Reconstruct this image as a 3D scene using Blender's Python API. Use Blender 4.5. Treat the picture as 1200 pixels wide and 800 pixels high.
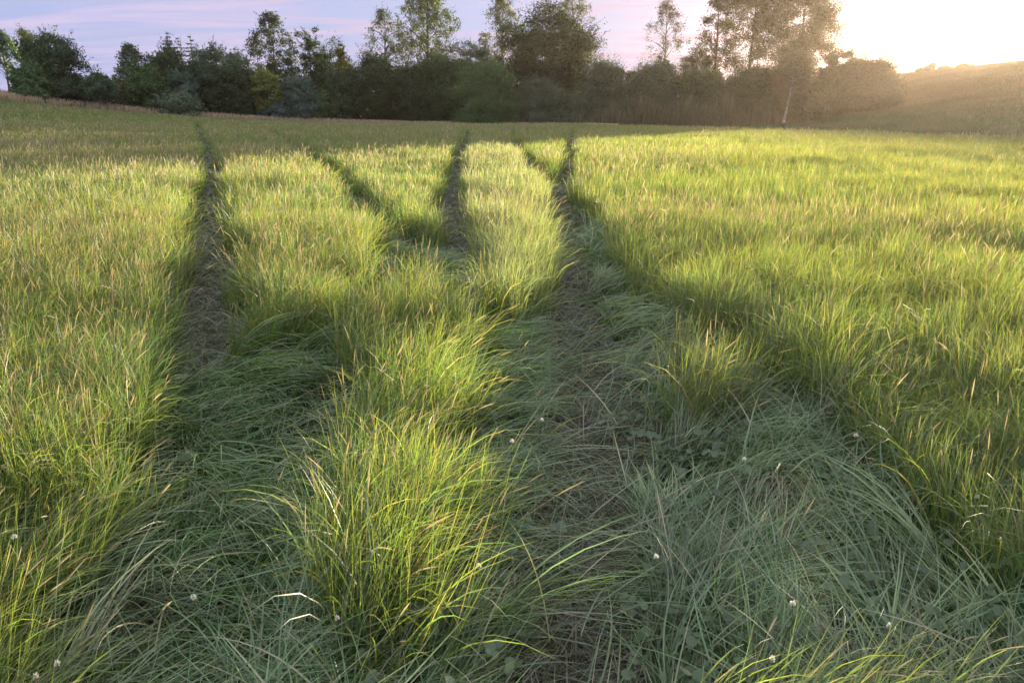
import bpy, math
import numpy as np
from mathutils import Vector

for o in list(bpy.data.objects):
    bpy.data.objects.remove(o, do_unlink=True)
SC = bpy.context.scene
COL = SC.collection
RNG = np.random.default_rng(7)
R = math.radians

# ------------------------------------------------------------------ camera, sky, sun, exposure
CAM_H, F_PX, HOR = 1.75, 867.0, 131.0          # camera height, focal length in 1200-px photo, horizon row
PITCH = math.atan((400 - HOR) / F_PX)
cam = bpy.data.cameras.new('camera')
cam.lens, cam.sensor_width = 26.01, 36.0
cam.clip_start, cam.clip_end = 0.05, 4000
cam_ob = bpy.data.objects.new('camera', cam)
COL.objects.link(cam_ob)
cam_ob.location = (0, 0, CAM_H)
cam_ob.rotation_euler = (math.pi / 2 - PITCH, 0, 0)
SC.camera = cam_ob

SUN_AZ, SUN_EL = R(34.2), R(4.1)
SUN_DIR = Vector((math.sin(SUN_AZ) * math.cos(SUN_EL), math.cos(SUN_AZ) * math.cos(SUN_EL), math.sin(SUN_EL)))

world = bpy.data.worlds.new('World')
SC.world = world
world.use_nodes = True
wt = world.node_tree
wt.nodes.clear()
W = wt.nodes.new
WL = wt.links.new


def wmath(op, a, b=None, c=None, clamp=False):
    n = W('ShaderNodeMath'); n.operation = op; n.use_clamp = clamp
    for i, v in enumerate((a, b, c)):
        if v is None: continue
        if isinstance(v, (int, float)): n.inputs[i].default_value = v
        else: WL(v, n.inputs[i])
    return n.outputs[0]


def wmix(fac, a, b, mode='MIX'):
    n = W('ShaderNodeMix'); n.data_type = 'RGBA'; n.blend_type = mode; n.clamp_factor = True
    for s, v in ((0, fac), (6, a), (7, b)):
        if isinstance(v, (int, float)): n.inputs[s].default_value = v
        elif isinstance(v, tuple): n.inputs[s].default_value = (*v, 1)
        else: WL(v, n.inputs[s])
    return n.outputs[2]


out = W('ShaderNodeOutputWorld'); bg = W('ShaderNodeBackground'); sky = W('ShaderNodeTexSky')
sky.sky_type = 'NISHITA'; sky.sun_disc = False
sky.sun_elevation = SUN_EL; sky.sun_rotation = SUN_AZ
sky.altitude = 100; sky.air_density = 1.0; sky.dust_density = 1.5; sky.ozone_density = 2.5
tc = W('ShaderNodeTexCoord')
sep = W('ShaderNodeSeparateXYZ'); WL(tc.outputs['Generated'], sep.inputs[0])
dotn = W('ShaderNodeVectorMath'); dotn.operation = 'DOT_PRODUCT'
WL(tc.outputs['Generated'], dotn.inputs[0]); dotn.inputs[1].default_value = SUN_DIR
cosn = wmath('MAXIMUM', dotn.outputs['Value'], 0.0)
# thin high cloud, laid on a plane overhead so it closes up towards the horizon
zz = wmath('ADD', wmath('MAXIMUM', sep.outputs[2], 0.0), 0.10)
comb = W('ShaderNodeCombineXYZ')
WL(wmath('DIVIDE', sep.outputs[0], zz), comb.inputs[0]); WL(wmath('DIVIDE', sep.outputs[1], zz), comb.inputs[1])
mp = W('ShaderNodeMapping'); mp.inputs['Rotation'].default_value = (0, 0, R(24)); mp.inputs['Scale'].default_value = (0.32, 1.15, 1)
WL(comb.outputs[0], mp.inputs[0])
nz = W('ShaderNodeTexNoise'); nz.inputs['Scale'].default_value = 2.1; nz.inputs['Detail'].default_value = 9
nz.inputs['Roughness'].default_value = 0.64; nz.inputs['Distortion'].default_value = 0.9
WL(mp.outputs[0], nz.inputs['Vector'])
cf = W('ShaderNodeMapRange'); cf.inputs[1].default_value = 0.40; cf.inputs[2].default_value = 0.66
cf.interpolation_type = 'SMOOTHSTEP'
WL(nz.outputs[0], cf.inputs[0])
near = wmath('POWER', cosn, 5.0)
SKY_STR = 0.10
skyc = wmix(0.9, sky.outputs[0], (0.85, 0.98, 1.70))                       # clear air of a summer evening, violet blue
cloudc = wmix(near, (1.45, 1.25, 1.75), (1.5, 0.9, 1.15))                   # high cloud, pink where the low sun reaches it
mixc = wmix(wmath('MULTIPLY', cf.outputs[0], 0.85), skyc, cloudc)
aur = wmath('ADD', wmath('MULTIPLY', wmath('POWER', cosn, 60.0), 8.0), wmath('MULTIPLY', wmath('POWER', cosn, 300.0), 30.0))
glow = W('ShaderNodeVectorMath'); glow.operation = 'SCALE'
gz = W('ShaderNodeMapRange'); gz.inputs[1].default_value = 0.045; gz.inputs[2].default_value = 0.11; WL(sep.outputs[2], gz.inputs[0])
WL(wmix(gz.outputs[0], (1.0, 0.50, 0.15), (1.0, 0.80, 0.55)), glow.inputs[0]); WL(aur, glow.inputs['Scale'])
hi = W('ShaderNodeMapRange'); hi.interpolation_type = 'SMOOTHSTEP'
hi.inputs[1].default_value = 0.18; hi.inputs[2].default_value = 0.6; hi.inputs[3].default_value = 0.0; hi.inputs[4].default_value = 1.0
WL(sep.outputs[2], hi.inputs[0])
mixc = wmix(hi.outputs[0], mixc, (2.5, 2.65, 2.85))                        # added brightness in the unseen upper sky, fills the shaded grass
addc = wmix(1.0, mixc, glow.outputs[0], 'ADD')
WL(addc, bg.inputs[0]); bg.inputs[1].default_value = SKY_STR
WL(bg.outputs[0], out.inputs[0])

sun = bpy.data.lights.new('sun', 'SUN')
sun.energy, sun.angle, sun.color = 5.0, R(0.6), (1.0, 0.86, 0.62)
sun_ob = bpy.data.objects.new('sun', sun)
COL.objects.link(sun_ob)
sun_ob.location = SUN_DIR * 300
sun_ob.rotation_euler = (-SUN_DIR).to_track_quat('-Z', 'Y').to_euler()

vs = SC.view_settings
SC.display_settings.display_device = 'sRGB'
vs.view_transform, vs.look, vs.gamma, vs.use_curve_mapping = 'Standard', 'None', 1.0, False
vs.exposure = 2.3
cy = SC.cycles
cy.max_bounces, cy.diffuse_bounces, cy.glossy_bounces, cy.transmission_bounces = 6, 3, 2, 4
cy.volume_bounces, cy.transparent_max_bounces = 0, 4
cy.use_denoising = True
cy.sample_clamp_indirect = 4.0
cy.sample_clamp_direct = 12.0

# ------------------------------------------------------------------ helpers
def sstep(a, b, x):
    t = np.clip((x - a) / (b - a), 0, 1)
    return t * t * (3 - 2 * t)


_LAT = np.random.default_rng(3).random((256, 256))


def noise2(x, y, s, seed=0):
    x = np.asarray(x) / s + seed * 17.31; y = np.asarray(y) / s + seed * 9.77
    xi = np.floor(x).astype(int); yi = np.floor(y).astype(int)
    fx = x - xi; fy = y - yi
    fx = fx * fx * (3 - 2 * fx); fy = fy * fy * (3 - 2 * fy)
    a = _LAT[xi & 255, yi & 255]; b = _LAT[(xi + 1) & 255, yi & 255]
    c = _LAT[xi & 255, (yi + 1) & 255]; d = _LAT[(xi + 1) & 255, (yi + 1) & 255]
    return (a * (1 - fx) + b * fx) * (1 - fy) + (c * (1 - fx) + d * fx) * fy


def terrain(x, y):
    x = np.asarray(x, float); y = np.asarray(y, float)
    l = np.maximum(0, -x)
    zl = np.where(l < 62, 1.38e-5 * l ** 3, 3.29 + 3.0 * (1 - np.exp(-(np.maximum(l, 62) - 62) * 0.159 / 3.0)))
    zr = 13.5 * sstep(30, 126, x)
    und = (noise2(x, y, 9, 1) - 0.5) * 0.10 + (noise2(x, y, 60, 2) - 0.5) * 0.25 * sstep(20, 90, np.hypot(x, y)) - 0.45 * sstep(50, 118, y)
    return zl * sstep(-10, 60, y) + zr + und - float(0.0)


CP, SP = math.cos(PITCH), math.sin(PITCH)


def px_ray(px, py):
    u = (np.asarray(px, float) - 600) / F_PX; v = (400 - np.asarray(py, float)) / F_PX
    return u, CP + v * SP, -SP + v * CP           # x, y, z direction


def ground_at(px, py, z0=0.0):
    """where the photograph's pixel meets the ground (z0 above it)"""
    dx, dy, dz = px_ray(px, py)
    t = np.full(np.shape(dx), 5.0) if np.ndim(dx) else 5.0
    for _ in range(40):
        h = terrain(dx * t, dy * t) + z0
        t = np.clip(0.5 * t + 0.5 * (CAM_H - h) / np.maximum(-dz, 1e-3), 0.3, 170)
    return np.stack([dx * t, dy * t], -1)


def at_depth(px, py, Y):
    dx, dy, dz = px_ray(px, py)
    t = Y / dy
    return dx * t, Y, CAM_H + dz * t


def to_px(x, y, z):
    zz = np.asarray(z) - CAM_H
    d = y * CP - zz * SP
    return 600 + F_PX * x / d, 400 - F_PX * (y * SP + zz * CP) / d


def new_mesh(name, verts, faces, mat, parent=None, col=None, smooth=True):
    """verts (N,3); faces (M,k) int array or list of such arrays; one linked mesh object"""
    me = bpy.data.meshes.new(name)
    if not isinstance(faces, list): faces = [faces]
    verts = np.ascontiguousarray(verts, np.float32)
    me.vertices.add(len(verts)); me.vertices.foreach_set('co', verts.ravel())
    li = np.concatenate([f.ravel() for f in faces]).astype(np.int32)
    tot = np.concatenate([np.full(len(f), f.shape[1]) for f in faces])
    st = np.concatenate([[0], np.cumsum(tot)[:-1]]).astype(np.int32)
    me.loops.add(len(li)); me.loops.foreach_set('vertex_index', li)
    me.polygons.add(len(tot)); me.polygons.foreach_set('loop_start', st)
    me.polygons.foreach_set('use_smooth', np.full(len(tot), smooth))
    if col is not None:
        a = me.attributes.new('col', 'FLOAT_COLOR', 'POINT')
        c = np.ones((len(verts), 4), np.float32); c[:, :3] = col
        a.data.foreach_set('color', c.ravel())
    me.update(calc_edges=True)
    me.materials.append(mat)
    ob = bpy.data.objects.new(name, me)
    COL.objects.link(ob)
    if parent: ob.parent = parent
    return ob


def tag(o, label=None, cat=None, group=None, kind=None):
    if label: o['label'] = label
    if cat: o['category'] = cat
    if group: o['group'] = group
    if kind: o['kind'] = kind
    return o


def empty(name, loc, label, cat, group=None):
    o = bpy.data.objects.new(name, None)
    o.empty_display_size = 0.3
    COL.objects.link(o); o.location = loc
    return tag(o, label, cat, group)


# ------------------------------------------------------------------ materials
def mat_new(name):
    m = bpy.data.materials.new(name); m.use_nodes = True
    m.node_tree.nodes.clear()
    return m, m.node_tree.nodes.new, m.node_tree.links.new


def leaf_mat(name, transl=0.4, rough=0.45, gloss=0.06, tcol=(1.35, 1.25, 0.55), jit=0.25):
    m, N, L = mat_new(name)
    o = N('ShaderNodeOutputMaterial'); p = N('ShaderNodeBsdfDiffuse'); t = N('ShaderNodeBsdfTranslucent'); mx = N('ShaderNodeMixShader')
    gl = N('ShaderNodeBsdfGlossy'); m2 = N('ShaderNodeMixShader')
    a = N('ShaderNodeAttribute'); a.attribute_name = 'col'
    g = N('ShaderNodeNewGeometry'); n = N('ShaderNodeTexNoise'); n.inputs['Scale'].default_value = 2.3; n.inputs['Detail'].default_value = 3
    L(g.outputs['Position'], n.inputs['Vector'])
    mr = N('ShaderNodeMapRange'); mr.inputs[1].default_value = 0.3; mr.inputs[2].default_value = 0.7
    mr.inputs[3].default_value = 1 - jit; mr.inputs[4].default_value = 1 + jit
    L(n.outputs[0], mr.inputs[0])
    sc = N('ShaderNodeVectorMath'); sc.operation = 'SCALE'; L(a.outputs['Color'], sc.inputs[0]); L(mr.outputs[0], sc.inputs['Scale'])
    ml = N('ShaderNodeVectorMath'); ml.operation = 'MULTIPLY'; L(sc.outputs[0], ml.inputs[0]); ml.inputs[1].default_value = tcol
    L(sc.outputs[0], p.inputs['Color']); L(ml.outputs[0], t.inputs['Color'])
    gl.inputs['Color'].default_value = (0.9, 0.9, 0.9, 1); gl.inputs['Roughness'].default_value = rough
    mx.inputs[0].default_value = transl; m2.inputs[0].default_value = gloss
    L(p.outputs[0], mx.inputs[1]); L(t.outputs[0], mx.inputs[2]); L(mx.outputs[0], m2.inputs[1]); L(gl.outputs[0], m2.inputs[2]); L(m2.outputs[0], o.inputs[0])
    return m


M_GRASS = leaf_mat('grass_blade', 0.52, 0.5, 0.06, (2.05, 2.1, 0.74), 0.24)
M_FLAT = leaf_mat('flattened_blade', 0.30, 0.45, 0.075, (1.6, 1.9, 0.6), 0.24)
M_DRY = leaf_mat('dry_grass_stalk', 0.35, 0.6, 0.03, (1.25, 1.15, 0.85), 0.2)
M_LEAF = leaf_mat('tree_leaf', 0.20, 0.5, 0.02, (1.4, 1.3, 0.5), 0.25)
M_BLOSSOM = leaf_mat('clover_blossom', 0.3, 0.7, 0.02, (1, 1, 1), 0.08)


def bark_mat(name, c1, c2, scale, stretch):
    m, N, L = mat_new(name)
    o = N('ShaderNodeOutputMaterial'); p = N('ShaderNodeBsdfPrincipled'); t = N('ShaderNodeTexCoord'); mp = N('ShaderNodeMapping')
    mp.inputs['Scale'].default_value = stretch
    n = N('ShaderNodeTexNoise'); n.inputs['Scale'].default_value = scale; n.inputs['Detail'].default_value = 5
    r = N('ShaderNodeValToRGB'); r.color_ramp.elements[0].position = 0.38; r.color_ramp.elements[1].position = 0.56
    r.color_ramp.elements[0].color = (*c1, 1); r.color_ramp.elements[1].color = (*c2, 1)
    L(t.outputs['Object'], mp.inputs[0]); L(mp.outputs[0], n.inputs['Vector']); L(n.outputs[0], r.inputs[0]); L(r.outputs[0], p.inputs['Base Color'])
    b = N('ShaderNodeBump'); b.inputs['Strength'].default_value = 0.6; L(n.outputs[0], b.inputs['Height']); L(b.outputs[0], p.inputs['Normal'])
    p.inputs['Roughness'].default_value = 0.9
    L(p.outputs[0], o.inputs[0])
    return m


M_BARK = bark_mat('dark_bark', (0.03, 0.022, 0.016), (0.10, 0.08, 0.06), 5, (3, 3, 0.6))
M_BIRCH = bark_mat('birch_bark', (0.05, 0.045, 0.04), (0.42, 0.39, 0.36), 3.5, (0.8, 0.8, 3.0))


def ground_mat():
    m, N, L = mat_new('meadow_soil')
    o = N('ShaderNodeOutputMaterial'); p = N('ShaderNodeBsdfPrincipled'); g = N('ShaderNodeNewGeometry')

    def nz(s, d=6, dist=0.0):
        n = N('ShaderNodeTexNoise'); n.inputs['Scale'].default_value = s; n.inputs['Detail'].default_value = d
        n.inputs['Distortion'].default_value = dist
        L(g.outputs['Position'], n.inputs['Vector']); return n.outputs[0]

    def ramp(f, a, b, c0, c1):
        r = N('ShaderNodeValToRGB'); e = r.color_ramp.elements
        e[0].position, e[1].position = a, b; e[0].color, e[1].color = (*c0, 1), (*c1, 1)
        L(f, r.inputs[0]); return r.outputs[0]
    fine = nz(38, 8, 1.2)
    soil = ramp(fine, 0.36, 0.66, (0.022, 0.016, 0.011), (0.105, 0.082, 0.055))
    straw = ramp(nz(110, 4, 2.5), 0.56, 0.66, (0, 0, 0), (1, 1, 1))
    mx = N('ShaderNodeMix'); mx.data_type = 'RGBA'
    L(straw, mx.inputs[0]); L(soil, mx.inputs[6]); mx.inputs[7].default_value = (0.20, 0.165, 0.10, 1)
    # far ground: short turf seen between the stems
    turf = ramp(nz(0.35, 7), 0.35, 0.68, (0.040, 0.058, 0.016), (0.105, 0.098, 0.040))
    dd = N('ShaderNodeVectorMath'); dd.operation = 'LENGTH'; L(g.outputs['Position'], dd.inputs[0])
    mr = N('ShaderNodeMapRange'); mr.inputs[1].default_value = 14; mr.inputs[2].default_value = 40; L(dd.outputs['Value'], mr.inputs[0])
    m2 = N('ShaderNodeMix'); m2.data_type = 'RGBA'
    L(mr.outputs[0], m2.inputs[0]); L(mx.outputs[2], m2.inputs[6]); L(turf, m2.inputs[7])
    L(m2.outputs[2], p.inputs['Base Color']); p.inputs['Roughness'].default_value = 0.95
    b = N('ShaderNodeBump'); b.inputs['Strength'].default_value = 0.9; b.inputs['Distance'].default_value = 0.03
    L(fine, b.inputs['Height']); L(b.outputs[0], p.inputs['Normal'])
    L(p.outputs[0], o.inputs[0])
    return m


M_SOIL = ground_mat()

# ------------------------------------------------------------------ ground
def axis(lim, fine, n):
    a = np.linspace(0, 1, n) ** 2.2 * lim
    return a + np.linspace(0, fine * n, n) * (1 - a / lim)


ax = axis(300, 0.12, 150); gx = np.concatenate([-ax[:0:-1], ax])
ay = axis(300, 0.12, 170); ayn = axis(60, 0.2, 40)
gy = np.concatenate([-ayn[:0:-1], ay])
GX, GY = np.meshgrid(gx, gy)
gv = np.stack([GX, GY, terrain(GX, GY)], -1).reshape(-1, 3)
nx, ny = len(gx), len(gy)
ii = (np.arange(ny - 1)[:, None] * nx + np.arange(nx - 1)[None]).ravel()
ground = new_mesh('ground', gv, np.stack([ii, ii + 1, ii + 1 + nx, ii + nx], -1), M_SOIL)
tag(ground, 'meadow ground of bare brown soil and litter under the grass, rising to a hill on the right', 'ground', kind='structure')

# ------------------------------------------------------------------ trees and bushes
def tube(path, radii, seg=7):
    path = np.asarray(path, float); n = len(path)
    tan = np.gradient(path, axis=0); tan /= np.linalg.norm(tan, axis=1)[:, None] + 1e-9
    ref = np.where(np.abs(tan[:, 2:3]) < 0.9, [[0, 0, 1.0]], [[1.0, 0, 0]])
    u = np.cross(tan, ref); u /= np.linalg.norm(u, axis=1)[:, None] + 1e-9
    v = np.cross(tan, u)
    a = np.linspace(0, 2 * np.pi, seg, endpoint=False)
    V = path[:, None] + np.asarray(radii)[:, None, None] * (np.cos(a)[None, :, None] * u[:, None] + np.sin(a)[None, :, None] * v[:, None])
    i = (np.arange(n - 1)[:, None] * seg + np.arange(seg)[None])
    j = (np.arange(n - 1)[:, None] * seg + (np.arange(seg) + 1)[None] % seg)
    return V.reshape(-1, 3), np.stack([i, j, j + seg, i + seg], -1).reshape(-1, 4)


def rvec(n, rg):
    v = rg.normal(size=(n, 3))
    return v / (np.linalg.norm(v, axis=1)[:, None] + 1e-9)


def leaf_quads(P, size, rg, ratio=0.55, hang=0.0, D=None):
    n = len(P)
    a = rvec(n, rg); a[:, 2] = a[:, 2] * (1 - 0.3 * hang) - hang
    if D is not None:                                                # leaf faces turn outward from their clump
        nn = D + 0.75 * rvec(n, rg); nn /= np.linalg.norm(nn, axis=1)[:, None] + 1e-9
        a -= nn * np.sum(a * nn, 1)[:, None]
    a /= np.linalg.norm(a, axis=1)[:, None] + 1e-9
    b = np.cross(a, rvec(n, rg)) if D is None else np.cross(nn, a)
    b /= np.linalg.norm(b, axis=1)[:, None] + 1e-9
    s = (size * rg.uniform(0.6, 1.35, n))[:, None]
    nrm = np.cross(a, b) * s * 0.12
    V = np.stack([P - a * s * .5, P + b * s * ratio * .5 + nrm, P + a * s * .5, P - b * s * ratio * .5 + nrm], 1).reshape(-1, 3)
    return V, np.arange(4 * n).reshape(-1, 4)


def crown_points(kind, H, rx, z0, rg, dens):
    """leaf positions, colour jitter and the branch ends of one crown; local metres, base at 0"""
    ch = H - z0
    ends, P, J, DD = [], [], [], []
    if kind == 'spruce':
        z = z0
        while z < H - 0.15:
            f = (H - z) / ch
            r = rx * (f ** 0.85) * rg.uniform(0.8, 1.1) + 0.12
            for a in rg.uniform(0, 2 * np.pi, int(5 + 6 * f)):
                n = int(max(6, 34 * r * dens / 2.0))
                t = rg.uniform(0.05, 1, n) ** 0.8
                d = np.array([math.cos(a), math.sin(a)])
                q = np.empty((n, 3))
                side = rg.normal(0, 0.12, n) * (1.1 - t) * r
                q[:, 0] = d[0] * t * r - d[1] * side; q[:, 1] = d[1] * t * r + d[0] * side
                q[:, 2] = z - 0.28 * r * t + 0.2 * r * t ** 3 - np.abs(rg.normal(0, 0.10, n))
                P.append(q); J.append(np.full(n, rg.uniform(0.75, 1.25)))
            z += max(0.28, ch * 0.045) * rg.uniform(0.8, 1.2)
        return np.concatenate(P), np.concatenate(J), ends, None
    if kind == 'birch':
        nc = int(70 * dens * (0.5 + ch / 16))
        for _ in range(nc):
            h = rg.uniform(0.0, 1.0) ** 0.9
            prof = (0.40 + 0.60 * math.sin(min(1, (1 - h) * 1.7) * 1.6)) * (1 - h ** 6 * 0.75)
            a = rg.uniform(0, 2 * np.pi); r = rx * prof * rg.uniform(0.1, 1) ** 0.6
            c = np.array([math.cos(a) * r, math.sin(a) * r, z0 + ch * (0.04 + 0.95 * h)])
            ends.append(c)
            n = int(rg.uniform(40, 110)); sp = rg.uniform(0.35, 0.8) * (rx / 4) ** 0.5
            q = rg.normal(0, sp * 0.55, (n, 3)); q[:, 2] = -rg.gamma(1.6, sp * 0.62, n) + sp * 0.7
            P.append(c + q); J.append(np.full(n, rg.uniform(0.7, 1.3)))
            for _k in range(rg.integers(1, 4)):                       # hanging and reaching sprigs
                m = 9; d = rvec(1, rg)[0] * np.array([1, 1, .8]) + np.array([0, 0, 0.25]); s0 = c + rg.normal(0, sp * 0.3, 3)
                P.append(s0 + d * np.linspace(0.2, 1.5, m)[:, None] * sp * 1.3 + rg.normal(0, 0.06, (m, 3)))
                J.append(np.full(m, 1.1))
    else:
        bush = kind == 'bush'
        cz, rz = (z0 + H) / 2, ch / 2
        if bush: cz, rz = H * 0.36, H * 0.64
        nc = int((95 if bush else 85) * dens)
        rc = 0.40 * (rx * rx * rz) ** (1 / 3) * (0.80 if not bush else 0.9)
        for k in range(nc):
            d = rvec(1, rg)[0]
            if bush and d[2] < -0.25: d[2] *= -1
            r = rg.uniform(0.30, 0.97) ** 0.6
            # an uneven crown: the outline swells and draws in with direction
            w = 1 + 0.16 * math.sin(d[0] * 5.1 + d[2] * 4.3 + rx * 7) + 0.10 * math.sin(d[1] * 7.7 - d[2] * 6.1 + H * 3)
            c = np.array([d[0] * rx, d[1] * rx * 0.9, d[2] * rz]) * r * w * 0.88; c[2] += cz
            if bush:                                                  # dome that stands on the ground
                hh_ = rg.uniform(0.03, 0.93); pr_ = (1 - hh_ ** 2.4) ** 0.55 * (0.86 + 0.14 * min(1, hh_ * 5))
                a_ = rg.uniform(0, 2 * np.pi); r_ = rx * pr_ * w * rg.uniform(0.12, 0.9) ** 0.5
                c = np.array([math.cos(a_) * r_, math.sin(a_) * r_ * 0.9, hh_ * H])
                d = np.array([math.cos(a_) * pr_, math.sin(a_) * pr_, hh_]); d /= np.linalg.norm(d)
            if c[2] > H - 0.12 * rc: c[2] = H - 0.12 * rc
            ends.append(c)
            R_ = rc * rg.uniform(0.5, 1.0)
            n = int(rg.uniform(90, 150) * dens ** 0.2 * (1.15 if bush else 1.0))
            q = rvec(n, rg) * (R_ * rg.uniform(0.15, 1, n) ** 0.5)[:, None]; q[:, 2] *= 0.62
            q += rg.normal(0, 0.07, (n, 3))
            DD.append(q / (np.linalg.norm(q, axis=1)[:, None] + 1e-9) + d * 0.5)
            P.append(c + q); J.append(np.full(n, rg.uniform(0.78, 1.24)))
            for _k in range(rg.integers(1, 4)):                       # shoots beyond the outline
                m = 8; dd = d * 0.8 + rvec(1, rg)[0] * 0.6 + np.array([0, 0, 0.35]); dd /= np.linalg.norm(dd)
                P.append(c + dd * np.linspace(0.7, 1.45, m)[:, None] * R_ + rg.normal(0, 0.06, (m, 3))); J.append(np.full(m, 1.1)); DD.append(np.tile(dd, (m, 1)))
    P = np.concatenate(P); J = np.concatenate(J)
    return P, J, ends, (np.concatenate(DD) if DD else None)


GREENS = {'dark': (0.030, 0.052, 0.020), 'mid': (0.056, 0.096, 0.034), 'pale': (0.085, 0.105, 0.048), 'grey': (0.070, 0.100, 0.066),
          'blue': (0.066, 0.105, 0.085), 'yellow': (0.150, 0.165, 0.030), 'fir': (0.020, 0.036, 0.020), 'brown': (0.075, 0.072, 0.034),
          'pink': (0.13, 0.10, 0.075), 'sunlit_gold': (0.16, 0.14, 0.035)}  # the gold tone puts sunlight on the leaves into their colour
SEED = [100]


def plant(name, kind, px, top, hw, Y, tone, label, cat, group, crown_from=None, dens=1.0, leaf=0.30, trunk=None, lean=0.0, bark=None):
    """px centre column, top row, half width in photo pixels at depth Y -> a tree of real size standing on the ground there"""
    if Y < 190: dens *= 1.25; leaf *= 0.85
    SEED[0] += 1; rg = np.random.default_rng(SEED[0])
    x, _, ztop = at_depth(px, top, Y)
    zb = float(terrain(x, Y)) - 0.05
    H = ztop - zb
    x1, _, _ = at_depth(px + hw, top, Y); rx = (x1 - x) * (1.2 if kind == 'birch' else 1.0)
    root = empty(name, (x, Y, zb), label, cat, group)
    if crown_from is None: z0 = {'bush': 0.0, 'round': 0.22 * H, 'birch': 0.28 * H, 'spruce': 0.08 * H}[kind]
    else: z0 = crown_from * H
    P, J, ends, D = crown_points(kind, H, rx, z0, rg, dens)
    P[:, 0] += lean * P[:, 2]
    keep = P[:, 2] > 0.05
    # holes where sky or what is behind shows
    if kind in ('round', 'birch'):
        hole = noise2(P[:, 0] + P[:, 1] * 0.6, P[:, 2] + P[:, 1] * 0.5, 0.9, SEED[0] % 13) * 0.6 + noise2(P[:, 0] - P[:, 1], P[:, 2], 2.1, 5) * 0.4
        keep &= hole > ((0.325 if dens > 3 else 0.33) if kind == 'round' else 0.30)
    P, J = P[keep], J[keep]
    if D is not None: D = D[keep]
    V, Fq = leaf_quads(P, leaf, rg, 0.6 if kind != 'spruce' else 0.35, {'birch': 0.6, 'spruce': 0.15}.get(kind, 0.1), D)
    base = np.array(GREENS[tone]) * rg.uniform(0.75, 1.35) * np.array([rg.uniform(0.85, 1.1), 1.05, rg.uniform(0.9, 1.2)])
    c = base[None] * (J * rg.uniform(0.86, 1.16, len(P)))[:, None]
    c[:, 0] *= rg.uniform(0.9, 1.15, len(P))
    new_mesh('crown', V, Fq, M_LEAF, root, np.repeat(c, 4, 0))
    # trunk with limbs reaching the crown
    tr = trunk if trunk else 0.014 * H + 0.05
    tv, tf, off = [], [], 0

    def add(path, rad, seg):
        nonlocal off
        v, f = tube(path, rad, seg); tv.append(v); tf.append(f + off); off += len(v)
    nst = 1 if kind != 'bush' else 4
    hh = H * {'round': 0.78, 'birch': 0.97, 'spruce': 0.98, 'bush': 0.62}[kind]
    for k in range(nst):
        s = np.linspace(0, 1, 9)
        bend = rg.normal(0, 0.02 * H, 2) if kind != 'bush' else rg.normal(0, 0.35 * rx, 2)
        path = np.stack([bend[0] * s ** 2 + lean * s * hh, bend[1] * s ** 2, s * hh], -1)
        path[:, :2] += rg.normal(0, 0.006 * H, (9, 2)) * s[:, None]
        add(path, tr / (1.8 if nst > 1 else 1) * (1 - s * 0.88) * (1 + 0.5 * np.exp(-s * 14)), 8)
        if k == 0: main = path
    if ends and kind != 'bush':
        e = np.array(ends); e = e[rg.permutation(len(e))[:26 if kind == 'round' else 34]]
        e[:, 0] += lean * e[:, 2]
        for q in e:
            zt = max(0.18 * H, q[2] - (0.25 if kind == 'round' else 0.55) * np.hypot(q[0], q[1]) - 0.3)
            zt = min(zt, hh * 0.95)
            p0 = np.array([np.interp(zt, main[:, 2], main[:, k]) for k in range(3)])
            s = np.linspace(0, 1, 5)[:, None]
            path = p0 + (q - p0) * s; path[:, 2] += (np.sin(s[:, 0] * np.pi) * 0.08 * np.linalg.norm(q - p0))
            r0 = tr * (1 - 0.88 * zt / hh) * 0.5
            add(path, r0 * (1 - 0.85 * s[:, 0]) + 0.008, 5)
    new_mesh('trunk', np.concatenate(tv), np.concatenate(tf), M_BIRCH if trunk and kind == 'birch' or tone == 'pink' else M_BARK, root)
    return root


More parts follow.
